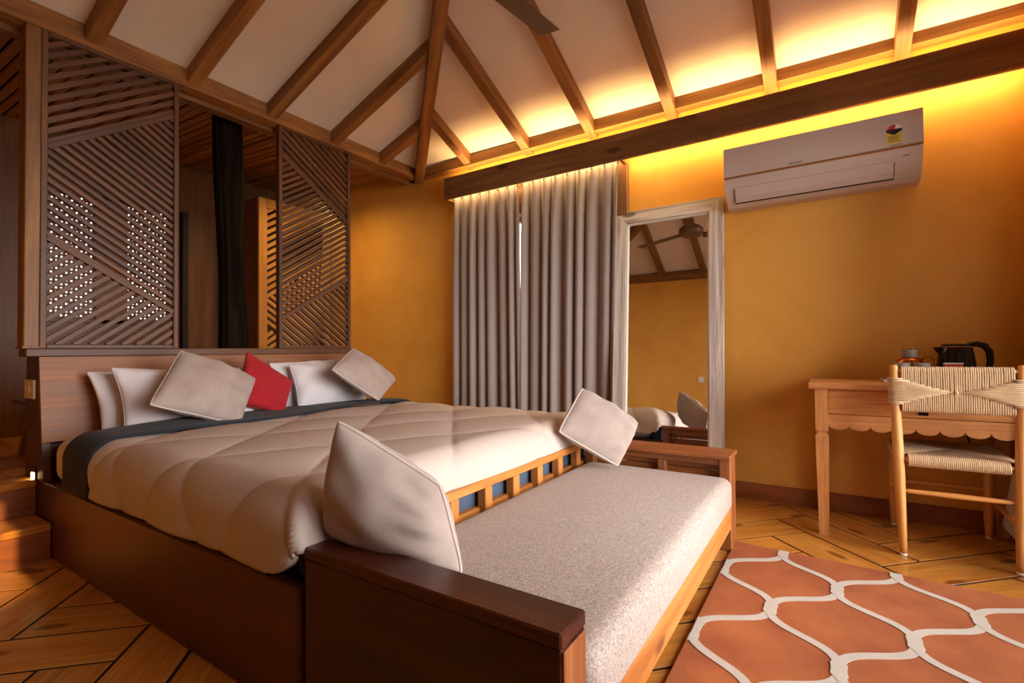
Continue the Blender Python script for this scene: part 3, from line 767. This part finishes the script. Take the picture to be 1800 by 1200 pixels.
# ---- pillows and cushions
def pillow(name, label, cat, bl, br, tr, tl, T, mat, pipe=None, pinch=.035, seed=1, group=None, exp=.45, wr=.007, flat_side=1.0, n=26):
    rnd = random.Random(seed); BL, BR, TR, TL = map(Vector, (bl, br, tr, tl))
    nrm = ((BR-BL).cross(TL-BL)+(BR-TR).cross(TR-TL)*-1).normalized()
    ph = [rnd.uniform(0, 6) for _ in range(6)]
    def pos(u, v):
        cr = (.045 if pipe else .015)*(u*v)**4; uu = u*(1-pinch*(1-v*v)-cr); vv = v*(1-pinch*(1-u*u)-cr)
        a, b = (uu+1)/2, (vv+1)/2
        return BL*(1-a)*(1-b)+BR*a*(1-b)+TR*a*b+TL*(1-a)*b
    def th(u, v):
        e = max(0, (1-u*u))*max(0, (1-v*v)); h = T/2*e**exp
        w_ = math.sin(5*u+3*v+ph[0])*math.sin(4*v-2*u+ph[1])+.6*math.sin(11*u*v+ph[2]+6*v)
        return h+wr*w_*min(1, e*4)
    vs, idx, fs = [], {}, []
    g = [math.sin(PI/2*(2*i/n-1)) if True else 0 for i in range(n+1)]
    for s in (1, -1):
        for j in range(n+1):
            for i in range(n+1):
                edge = i in (0, n) or j in (0, n)
                if s == -1 and edge: idx[(s, i, j)] = idx[(1, i, j)]; continue
                p = pos(g[i], g[j])+nrm*(s*th(g[i], g[j]) if not edge else 0)
                idx[(s, i, j)] = len(vs); vs.append(p)
        for j in range(n):
            for i in range(n):
                q = (idx[(s, i, j)], idx[(s, i+1, j)], idx[(s, i+1, j+1)], idx[(s, i, j+1)])
                fs.append(q if s == 1 else q[::-1])
    c = (BL+BR+TR+TL)/4; lowest = min(v.z for v in vs)
    root = thing(name, (c.x, c.y, lowest), label, cat, group)
    cov = mesh('cover', vs, fs, mat, root, True)
    per = [pos(g[i], -1) for i in range(n)]+[pos(1, g[j]) for j in range(n)]+[pos(g[n-i], 1) for i in range(n)]+[pos(-1, g[n-j]) for j in range(n)]
    if pipe: tube('piping', per, .0048, pipe, cov, 8, True)
    else: tube('hem', per, .003, mat, cov, 6, True)
    return root
G1 = None
pillow('bed_pillow', 'white pillow resting flat against the headboard behind another white pillow near the corner post', 'pillow', (-3.08, .955, .553), (-3.08, 1.56, .555), (-3.18, 1.56, .862), (-3.19, .925, .864), .17, M_WHITE, pinch=.07, seed=2, wr=.012)
pillow('bed_pillow', 'white pillow leaning behind the large beige cushion', 'pillow', (-2.93, .995, .555), (-2.93, 1.67, .575), (-3.05, 1.64, .862), (-3.06, .985, .885), .17, M_WHITE, pinch=.07, seed=3, wr=.012)
pillow('bed_pillow', 'white pillow mostly hidden behind the right-hand white pillow and the screen-side beige cushion'.replace('right-hand ', 'crumpled '), 'pillow', (-3.05, 1.86, .56), (-3.05, 2.52, .56), (-3.16, 2.50, .90), (-3.16, 1.88, .885), .14, M_WHITE, seed=4, pinch=.07)
pillow('bed_pillow', 'crumpled white pillow between the red cushion and a beige cushion', 'pillow', (-2.92, 1.935, .575), (-2.92, 2.50, .575), (-3.03, 2.48, .875), (-3.04, 1.945, .872), .2, M_WHITE, pinch=.07, seed=5, wr=.014)
pillow('throw_cushion', 'deep red square cushion standing among the white pillows', 'cushion', (-2.88, 1.50, .66), (-2.86, 1.80, .575), (-3.0, 1.95, .765), (-3.04, 1.665, .965), .14, M_RED, seed=6)
pillow('throw_cushion', 'large beige velvet cushion propped on the navy blanket', 'cushion', (-2.70, 1.01, .712), (-2.67, 1.425, .566), (-2.90, 1.645, .802), (-2.97, 1.262, .975), .16, M_BEIGE, M_PIPE, seed=7)
pillow('throw_cushion', 'beige velvet cushion slumped on the far end of the headboard', 'cushion', (-2.70, 2.02, .842), (-2.62, 2.345, .615), (-2.78, 2.66, .742), (-2.90, 2.36, .985), .15, M_BEIGE, M_PIPE, seed=8)

# ================================================================== DAYBED
db = thing('daybed', (-.78, 1.7, 0), 'low wooden daybed with panelled arms and slatted back at the foot of the bed', 'daybed')
DX0, DX1 = -1.15, -.41
NA0, NA1, FA0, FA1, AZ_ = .78, .878, 2.545, 2.635, .45
# near arm: solid dark box arm
box('arm_panel', DX0, DX1-.0, NA0, NA1-.0, .03, AZ_-.03, 'mahogany', db, .003)
box('arm_top', DX0-.002, DX1+.002, NA0-.003, NA1+.003, AZ_-.03, AZ_, 'mahogany', db, .004)
box('arm_end_cap', DX1+.0, DX1+.004, NA0+.004, NA1-.004, .03, AZ_-.034, 'daybedarm', db, .001)
for (x, y) in ((DX0+.03, NA0+.05), (DX1-.035, NA0+.05)): box('foot', x-.025, x+.025, y-.03, y+.03, 0, .03, 'mahogany', db)
# far arm: frame with boarded panels
box('arm_top', DX0-.002, DX1+.006, FA0-.07, FA1+.03, AZ_-.022, AZ_, 'daybedarm', db, .004)
box('arm_rail', DX0+.05, DX1-.05, FA0-.04, FA1, AZ_-.055, AZ_-.022, 'daybedarm', db)
box('arm_post', DX1-.05, DX1, FA0-.045, FA1, 0, AZ_-.022, 'daybedarm', db); box('arm_post', DX0, DX0+.05, FA0-.045, FA1, 0, AZ_-.022, 'daybedarm', db)
for x in (-.735,): box('arm_stile', x-.02, x+.02, FA0-.035, FA1-.01, .1, AZ_-.055, 'daybedarm', db)
for z in (.12, .20, .28, .36): box('arm_board', DX0+.05, DX1-.05, FA0, FA0+.02, z+.002, z+.078 if z < .35 else AZ_-.056, 'daybedarm', db, .004)
# back with balusters
box('back_rail', DX0-.028, DX0+.012, NA1+.003, 2.425, AZ_-.032, AZ_, 'daybed', db)
for y in (1.005, 1.175, 1.37, 1.578, 1.78, 1.985, 2.188, 2.395):
    box('baluster', DX0-.028, DX0+.012, y-.024, y+.024, .26, AZ_-.032, 'daybed', db)
box('back_lower_rail', DX0-.028, DX0+.012, NA1+.003, 2.425, .22, .26, 'daybed', db)
box('front_rail', DX1-.03, DX1-.001, NA1+.001, FA0-.046, .105, .215, 'daybed', db, .004)
box('seat_board', DX0+.014, DX1-.031, NA1+.001, FA0-.046, .17, .195, 'daybed', db, 0)
box('support_leg', DX0-.0, DX0+.04, 1.68, 1.74, 0, .22, 'daybed', db)
dm = rounded_slab('daybed_mattress', DX0+.018, DX1+.012, NA1+.006, FA0-.05, .196, .352, .045, M_BOUCLE, None, crown=.02, sub=16)
tag(dm, 'thick cream boucle seat mattress filling the wooden daybed', 'mattress')
pillow('throw_cushion', 'beige velvet cushion propped on the dark near arm of the daybed'.replace('near ', ''), 'cushion', (-1.165, .845, .462), (-.79, .985, .385), (-.865, .985, .60), (-1.125, .86, .772), .18, M_BEIGE, M_PIPE, seed=9, pinch=.015)
pillow('throw_cushion', 'beige velvet cushion slouching in the daybed corner beside the leaning mirror', 'cushion', (-1.145, 2.17, .548), (-.895, 2.33, .372), (-.835, 2.47, .575), (-1.10, 2.36, .756), .15, M_BEIGE, M_PIPE, seed=10, pinch=.025)

# ================================================================== DESK
dk = thing('writing_desk', (.35, 3.2, 0), 'light wooden writing desk with scalloped apron and tapered legs', 'desk')
box('desk_top', -.107, .75, 2.945, 3.44, .742, .772, 'desk', dk, .004)
for x in (-.05, .70):
    for y in (2.995, 3.40):
        v = []; pr = [(.028, .742), (.028, .53), (.022, .522), (.020, .515), (.029, .500), (.029, .478), (.0265, .477), (.0265, .475), (.029, .474), (.021, .0)]
        vs = []; fs = []
        for (r, z) in pr: vs += [(x-r, y-r, z), (x+r, y-r, z), (x+r, y+r, z), (x-r, y+r, z)]
        for i in range(len(pr)-1):
            for k in range(4): fs.append((i*4+k, i*4+(k+1) % 4, (i+1)*4+(k+1) % 4, (i+1)*4+k))
        fs += [(0, 1, 2, 3), tuple(len(pr)*4-4+k for k in range(4))]
        mesh('leg', vs, fs, W('desk', 'z'), dk)
def scallop(x0, x1, zt, zb, n, depth):
    pts = [(x0, zt), (x1, zt)]; wv = (x1-x0)/n
    for k in range(n):
        c = x1-wv*(k+.5)
        for i in range(9):
            a = PI*i/8; pts.append((c+wv/2*math.cos(a)*.999, zb+depth-depth*math.sin(a)))
    return pts
prism('apron', scallop(-.022, 0.672, .612, .535, 8, .026), 'y', 2.985, 3.005, W('desk', 'x'), dk)
drf = box('drawer_front', -.022, 0.672, 2.984, 3.004, .615, .735, 'desk', dk, .003)
box('drawer_rail', -.022, 0.672, 2.988, 3.006, .7355, .742, 'desk', dk, .0)
for x in (-.05, .70): box('side_apron', x-.01, x+.01, 3.025, 3.37, .56, .742, 'desk', dk)
box('lock_plate', .335, .372, 2.978, 2.9845, .628, .66, M_BLACK, drf, .002)
tag(tube('power_cord', [(.56, 3.30, .79), (.575, 3.40, .80), (.575, 3.447, .76), (.57, 3.447, .55), (.60, 3.445, .40), (.61, 3.445, .30)], .004, M_BLACK), 'thin black power cord hanging down the wall behind the desk', 'cord')

# ================================================================== CHAIR
ch = thing('dining_chair', (.45, 3.1, 0), 'light wooden chair with woven jute back and seat drawn up to the desk', 'chair')
def post(name, x, y0, z1, xt, yt):
    pts, rs = [], []
    for (t, r) in ((0, .0135), (.04, .0150), (.2, .0185), (.42, .0215), (.6, .021), (.75, .019), (.9, .0175), (.985, .0165), (1, .0135)):
        pts.append((x+(xt-x)*t, y0+(yt-y0)*t, .008+(z1-.008)*t)); rs.append(r)
    tube(name, pts, rs, W('chair', 'z'), ch, 16)
    return
CX0, CX1, CY0, CY1 = .257, .640, 2.87, 3.335
post('back_post', CX0, CY0, .868, .2365, CY0-.012); post('back_post', CX1, CY0, .868, .660, CY0-.012)
post('front_leg', CX0+.006, CY1, .455, CX0+.002, CY1); post('front_leg', CX1-.006, CY1, .455, CX1-.002, CY1)
for (x, y) in ((CX0, CY0), (CX1, CY0), (CX0+.006, CY1), (CX1-.006, CY1)):
    lathe('foot_cap', [(.0125, 0), (.0140, .003), (.0140, .012)], (x, y, 0), M_PLW, ch, 12)
def dowel(name, a, b, r): 
    a, b = Vector(a), Vector(b)
    tube(name, [a, a+(b-a)*.08, a+(b-a)*.5, a+(b-a)*.92, b], [r*.7, r*.9, r*1.15, r*.9, r*.7], W('chair', 'x'), ch, 12)
dowel('stretcher', (CX0, CY0, .295), (CX1, CY0, .295), .0105)
dowel('stretcher', (CX0+.006, CY1, .24), (CX1-.006, CY1, .24), .0105)
for x in (CX0, CX1):
    dowel('stretcher', (x, CY0, .20), (x, CY1, .20), .0105); dowel('seat_rail', (x, CY0, .432), (x, CY1, .437), .013)
dowel('seat_rail', (CX0, CY0+.0, .437), (CX1, CY0, .437), .014); dowel('seat_rail', (CX0, CY1, .437), (CX1, CY1, .437), .014)
dowel('apron_rail', (CX0, CY1-.002, .385), (CX1, CY1-.002, .385), .012)
BT, BB = .842, .675
dowel('back_rail', (.24, CY0-.011, BT), (.657, CY0-.011, BT), .012); dowel('back_rail', (.245, CY0-.006, BB), (.653, CY0-.006, BB), .012)
# woven back: vertical strands wrapped round the two rails
yb = CY0-.011
paths = []; nst = 50; xa, xb = .262, .635
for i in range(nst):
    x = xa+(xb-xa)*(i+.5)/nst; jx = random.uniform(-.001, .001)
    for (y, s) in ((yb-.016, 1), (yb+.016, 1)):
        paths.append([(x+jx, yb, BT+.016), (x+jx, y+(.004 if y < yb else -.004), BT+.012), (x+jx, y, BT), (x+jx+random.uniform(-.0012, .0012), y, (BT+BB)/2), (x, y, BB), (x, y+(.004 if y < yb else -.004), BB-.012), (x, yb, BB-.016)])
tag(tubes('woven_back', paths, .0040, M_ROPE, ch, 6), 'woven jute rope backrest', kind='stuff')
paths = []; zc = .750; nh = 15; mid = (xa+xb)/2
for s, xo, px in ((-1, .2385, CX0), (1, .6585, CX1)):
    for i in range(nh):
        h = (i-(nh-1)/2)/((nh-1)/2); z = zc+h*.056
        reach = 1-abs(h)**.9*.97
        xe = (xo-s*.02)+(mid-(xo-s*.02))*reach
        zi = zc+h*.056*(1-.35*reach)
        yy = yb-.0205
        paths.append([(xo, yb+.024, z), (xo+s*.014, yb+.018, z), (xo+s*.0215, yb+.004, z), (xo+s*.018, yb-.012, z), (xo+s*.004, yb-.0215, z), (xo-s*.03, yy-.001, z), (xo+(xe-xo)*.6, yy, (z+zi)/2), (xe, yy+.001, zi), (xe-s*.006, yb-.01, zi)])
tag(tubes('woven_cross_band', paths, .0043, M_ROPE, ch, 6), 'cross band of jute rope wrapped round the posts', kind='stuff')
lathe('knot', [(.001, -.008), (.007, -.004), (.007, .004), (.001, .008)], (mid, yb-.027, zc), M_ROPE, ch, 10)
# woven seat
paths = []; ns = 52
for i in range(ns):
    x = CX0+.024+(CX1-CX0-.048)*(i+.5)/ns; u = abs(2*(i+.5)/ns-1); ye = CY0+.02+(CY1-CY0)*.5*(1-u)
    for e, yr, sg in ((0, CY0, 1), (1, CY1, -1)):
        y2 = yr+sg*(.02+.21*(1-u))
        paths.append([(x, yr+sg*.05, .414), (x, yr-sg*.006, .413), (x, yr-sg*.021, .424), (x, yr-sg*.0235, .438), (x, yr-sg*.018, .453), (x, yr+sg*.0, .4605), (x, yr+sg*.02, .460), (x, y2+sg*.01, .456), (x, y2+sg*.016, .447)])
for i in range(ns):
    y = CY0+.024+(CY1-CY0-.048)*(i+.5)/ns; u = abs(2*(i+.5)/ns-1)
    for xr, sg in ((CX0, 1), (CX1, -1)):
        x2 = xr+sg*(.02+.17*(1-u))
        paths.append([(xr+sg*.04, y, .414), (xr-sg*.006, y, .413), (xr-sg*.019, y, .430), (xr-sg*.014, y, .450), (xr, y, .4585), (xr+sg*.02, y, .459), (x2+sg*.008, y, .456), (x2+sg*.014, y, .447)])
tag(tubes('woven_seat', paths, .0043, M_ROPE, ch, 6), 'woven jute rope seat', kind='stuff')
box('seat_core', CX0+.01, CX1-.01, CY0+.01, CY1-.01, .42, .45, M_ROPE, ch, .008)

# ================================================================== THINGS ON THE DESK
DT = .772
tray = thing('serving_tray', (.42, 3.2, DT), 'thin pale serving tray under the kettle and copper jug', 'tray')
box('tray_base', .215, .70, 3.09, 3.36, DT, DT+.008, plain('tray_pale', '#cdbfae', .4), tray, .002)
for (a, b, c, d) in ((.215, .70, 3.09, 3.098), (.215, .70, 3.352, 3.36), (.215, .223, 3.098, 3.352), (.692, .70, 3.098, 3.352)):
    box('tray_rim', a, b, c, d, DT+.008, DT+.016, plain('tray_pale', '#cdbfae', .4), tray, .002)
TZ = DT+.008
kt = thing('electric_kettle', (.52, 3.26, TZ), 'glossy black electric kettle with loop handle on the desk', 'kettle')
kx, ky = .518, 3.262
lathe('base_plate', [(.074, 0), (.076, .006), (.074, .018), (.066, .02)], (kx, ky, TZ), M_BLACK, kt, 40)
lathe('body', [(.074, .021), (.076, .03), (.074, .08), (.0675, .14), (.0625, .163), (.058, .168)], (kx, ky, TZ), M_BLACK, kt, 40)
lathe('gold_rim', [(.0595, .1665), (.0612, .168), (.0595, .1705)], (kx, ky, TZ), M_GOLD, kt, 40)
lathe('lid', [(.058, .170), (.057, .179), (.045, .183), (.001, .184)], (kx, ky, TZ), M_BLACK, kt, 40)
prism('spout', [(kx-.05, TZ+.168), (kx-.088, TZ+.166), (kx-.080, TZ+.152), (kx-.060, TZ+.120)], 'y', ky-.018, ky+.018, M_BLACK, kt)
tube('handle', [(kx+.045, ky, TZ+.176), (kx+.075, ky, TZ+.182), (kx+.105, ky, TZ+.172), (kx+.122, ky, TZ+.145), (kx+.126, ky, TZ+.10), (kx+.118, ky, TZ+.055), (kx+.100, ky, TZ+.036), (kx+.066, ky, TZ+.034)], [.013, .014, .015, .0145, .014, .013, .012, .011], M_BLACK, kt, 12)
jg = thing('copper_jug', (.335, 3.23, TZ), 'round hammered copper jug with grey neck band and loop handle', 'jug')
jx, jy = .333, 3.235
lathe('belly', [(.03, 0), (.05, .012), (.06, .04), (.0615, .072), (.057, .094), (.046, .109), (.030, .1165)], (jx, jy, TZ), M_COPPER, jg)
lathe('neck_band', [(.0305, .116), (.0325, .120), (.0335, .150), (.0335, .158), (.029, .158)], (jx, jy, TZ), M_GREYBAND, jg)
lathe('rim', [(.031, .1585), (.0345, .159), (.0345, .1625), (.030, .1625)], (jx, jy, TZ), M_COPPER, jg)
tube('handle', [(jx+.045, jy, TZ+.10), (jx+.062, jy, TZ+.119), (jx+.085, jy, TZ+.118), (jx+.101, jy, TZ+.095), (jx+.100, jy, TZ+.065), (jx+.083, jy, TZ+.040), (jx+.058, jy, TZ+.035)], .0045, M_COPPER, jg, 10)
for (cx, cy, lb) in ((.296, 3.15, 'small copper cup with grey rim band in front of the copper jug belly'), (.372, 3.15, 'small copper cup with grey rim band below the jug handle')):
    cp = thing('cup', (cx, cy, TZ), lb, 'cup')
    lathe('cup_body', [(.020, 0), (.024, .004), (.030, .045), (.031, .060), (.029, .061), (.026, .05)], (cx, cy, TZ), M_COPPER, cp, 28)
    lathe('rim_band', [(.0308, .062), (.0325, .0625), (.033, .0905), (.031, .091), (.0295, .064)], (cx, cy, TZ), M_GREYBAND, cp, 28)
pk = thing('sachet_box', (.50, 3.15, TZ), 'small red and white sachet box in front of the kettle', 'box')
box('box_body', .455, .525, 3.135, 3.175, TZ, TZ+.084, plain('sachet_red', '#b5301e', .45), pk, .002)
box('box_band', .4545, .5255, 3.1345, 3.1755, TZ+.0845, TZ+.0905, plain('sachet_white', '#d8cfc4', .45), pk, .001)

# ================================================================== RUG
def rug():
    r = thing('rug', (.2, 1.6, 0), 'rust orange rug with a pale grey ogee trellis pattern', 'rug')
    x0, x1, y0, y1 = -.412, .80, .3, 2.61
    xs = np.linspace(x0, x1, 40); top = lambda x: 2.618-.05*(x-x0)/1.0
    poly = [(x0, y0), (x1, y0)]+[(x, top(x)) for x in xs[::-1]]
    prism('pile', poly, 'z', 0, .012, M_RUG, r)
    # trellis bands: nodes on a staggered grid, each with a short neck
    px, py = .2035, .2795; hw = .0150
    def S(p, q, n=22):
        out = []
        for i in range(n+1):
            t = i/n; e = .5+.5*math.tanh(1.75*(2*t-1))/math.tanh(1.75)
            # leaves along y, crosses, arrives along y
            out.append((p[0]+(q[0]-p[0])*e, p[1]+(q[1]-p[1])*t))
        return out
    V, Fc = [], []
    def band(path, wid, top_=.0142):
        o = len(V)
        for i, p in enumerate(path):
            a = path[max(0, i-1)]; b = path[min(len(path)-1, i+1)]; d = Vector((b[0]-a[0], b[1]-a[1])); d.normalize(); n_ = (-d.y, d.x)
            for s in (-1, 1):
                V.append((p[0]+n_[0]*wid*s, p[1]+n_[1]*wid*s, .0105)); V.append((p[0]+n_[0]*wid*s, p[1]+n_[1]*wid*s, top_))
        for i in range(len(path)-1):
            b = o+i*4; c = b+4; Fc.extend([(b+1, b+3, c+3, c+1), (b, b+1, c+1, c), (b+3, b+2, c+2, c+3)])
        e = o+(len(path)-1)*4; Fc.extend([(o, o+1, o+3, o+2), (e, e+1, e+3, e+2)])
    nk = .030
    for i in range(-3, 6):
        for j in range(-1, 9):
            if (i+j) % 2: continue
            X, Y = i*px, 2.29-j*py
            for (di) in (-1, 1):
                p, q = (X, Y-nk), (X+di*px, Y-py+nk)
                path = [(max(c[0], x0+.016), c[1]) for c in S(p, q) if x0-.02 <= c[0] <= x1-.017 and y0 <= c[1] <= top(c[0])-.006]
                if len(path) > 2: band(path, hw, .0139 if di < 0 else .0143)
            hx = [(X, Y+.066), (X+.022, Y+.03), (X+.020, Y), (X+.022, Y-.03), (X, Y-.066), (X-.022, Y-.03), (X-.020, Y), (X-.022, Y+.03)]
            hx = [(min(max(c[0], x0+.003), x1-.003), min(c[1], top(c[0])-.004)) for c in hx]
            if x0-.01 < X < x1 and y0 < Y < 2.6:
                o = len(V); V.extend([(c[0], c[1], .0105) for c in hx]+[(c[0], c[1], .0148) for c in hx]); n8 = 8
                Fc.append(tuple(o+8+q for q in range(8))); Fc.extend([(o+q, o+(q+1) % 8, o+8+(q+1) % 8, o+8+q) for q in range(8)])
    mesh('trellis_band', V, Fc, M_RUGLINE, r)
rug()

# ================================================================== SMALL FIXTURES
sw = thing('light_switch', (-3.40, .767, .74), 'ivory switch plate on the headboard side', 'switch')
swp = box('plate', -3.475, -3.325, .758, .769, .735, .83, M_SWITCH, sw, .002)
box('rocker', -3.42, -3.38, .753, .759, .765, .80, M_SWITCH, swp, .002)
nl = thing('night_light', (-3.345, .768, .30), 'small glowing night light set into the headboard side', 'lamp')
bzl = box('bezel', -3.375, -3.315, .764, .769, .285, .40, M_BLACK, nl, .001)
box('lens', -3.365, -3.325, .760, .7645, .305, .37, emit('night_light_glow', (1, .75, .35, 1), 6), bzl, .001)
so = thing('wall_socket', (-1.5, YF, 1.1), 'ivory wall socket on the plain mustard wall opposite the mirror', 'socket')
box('plate', -1.545, -1.465, YF, YF+.008, 1.10, 1.18, M_SWITCH, so, .002); box('socket_face', -1.525, -1.485, YF+.008, YF+.011, 1.12, 1.16, M_PLW, so, .001)
# ceiling fan
fx, fy, fz = -1.25, 1.46, 2.55
fn = thing('ceiling_fan', (fx, fy, fz), 'dark brown three-blade ceiling fan hanging from the roof apex', 'fan')
lathe('motor_housing', [(.03, -.05), (.10, -.045), (.125, -.02), (.125, .02), (.10, .045), (.03, .05)], (fx, fy, fz), W('blade', 'x'), fn)
tube('down_rod', [(fx, fy, fz+.04), (fx, fy, 3.25)], .014, W('blade', 'z'), fn, 12)
lathe('canopy', [(.02, 0), (.06, .02), (.06, .10)], (fx, fy, 3.18), W('blade', 'z'), fn)
for k in range(3):
    a = math.radians(82+120*k); c, s = math.cos(a), math.sin(a); M = Matrix.Translation((fx, fy, fz-.01)) @ Matrix.Rotation(a, 4, 'Z') @ Matrix.Rotation(math.radians(10), 4, 'X')
    bm = box_bm(.55, .118, .008, .002); bmesh.ops.translate(bm, verts=bm.verts, vec=(.425, 0, 0))
    from_bm('blade', bm, W('blade', 'x'), fn, False, M)
    bm = box_bm(.12, .035, .008, .002); bmesh.ops.translate(bm, verts=bm.verts, vec=(.12, 0, .009)); from_bm('blade_iron', bm, M_DARK, fn, False, M)
# sheer curtain gathered at the far end of the side window
def sheer():
    vs, fs = [], []; nz, ns = 20, 90
    for j in range(nz+1):
        z = 2.3-(2.3-.06)*j/nz; sp = .9+.25*j/nz
        for i in range(ns+1):
            s = i/ns; y = 3.2+(s-.5)*.30*sp; x = .83-.125*(j/nz)**3+(.008+.012*j/nz)*math.sin(s*2*PI*8)
            vs.append((x, y, z))
    for j in range(nz):
        for i in range(ns): a = j*(ns+1)+i; fs.append((a, a+1, a+ns+2, a+ns+1))
    o = mesh('side_curtain', vs, fs, M_SHEER, None, True); m = o.modifiers.new('s', 'SOLIDIFY'); m.thickness = .002
    tag(o, 'white curtain gathered in the corner beside the desk', 'curtain')
sheer()
# low side table in the back room
tb = thing('side_table', (-4.0, .98, ZUP), 'small dark wooden side table in the raised room behind the headboard', 'table')
box('table_top', -4.2, -3.75, .86, 1.34, .665, .685, 'bedside', tb, .003)
for (x, y) in ((-4.15, .92), (-3.80, .92), (-4.15, 1.28), (-3.80, 1.28)):
    bar('leg', (x, y+.03, .665), (x, y-.03, ZUP), .03, .03, 'panel', tb, up=(1, 0, 0))
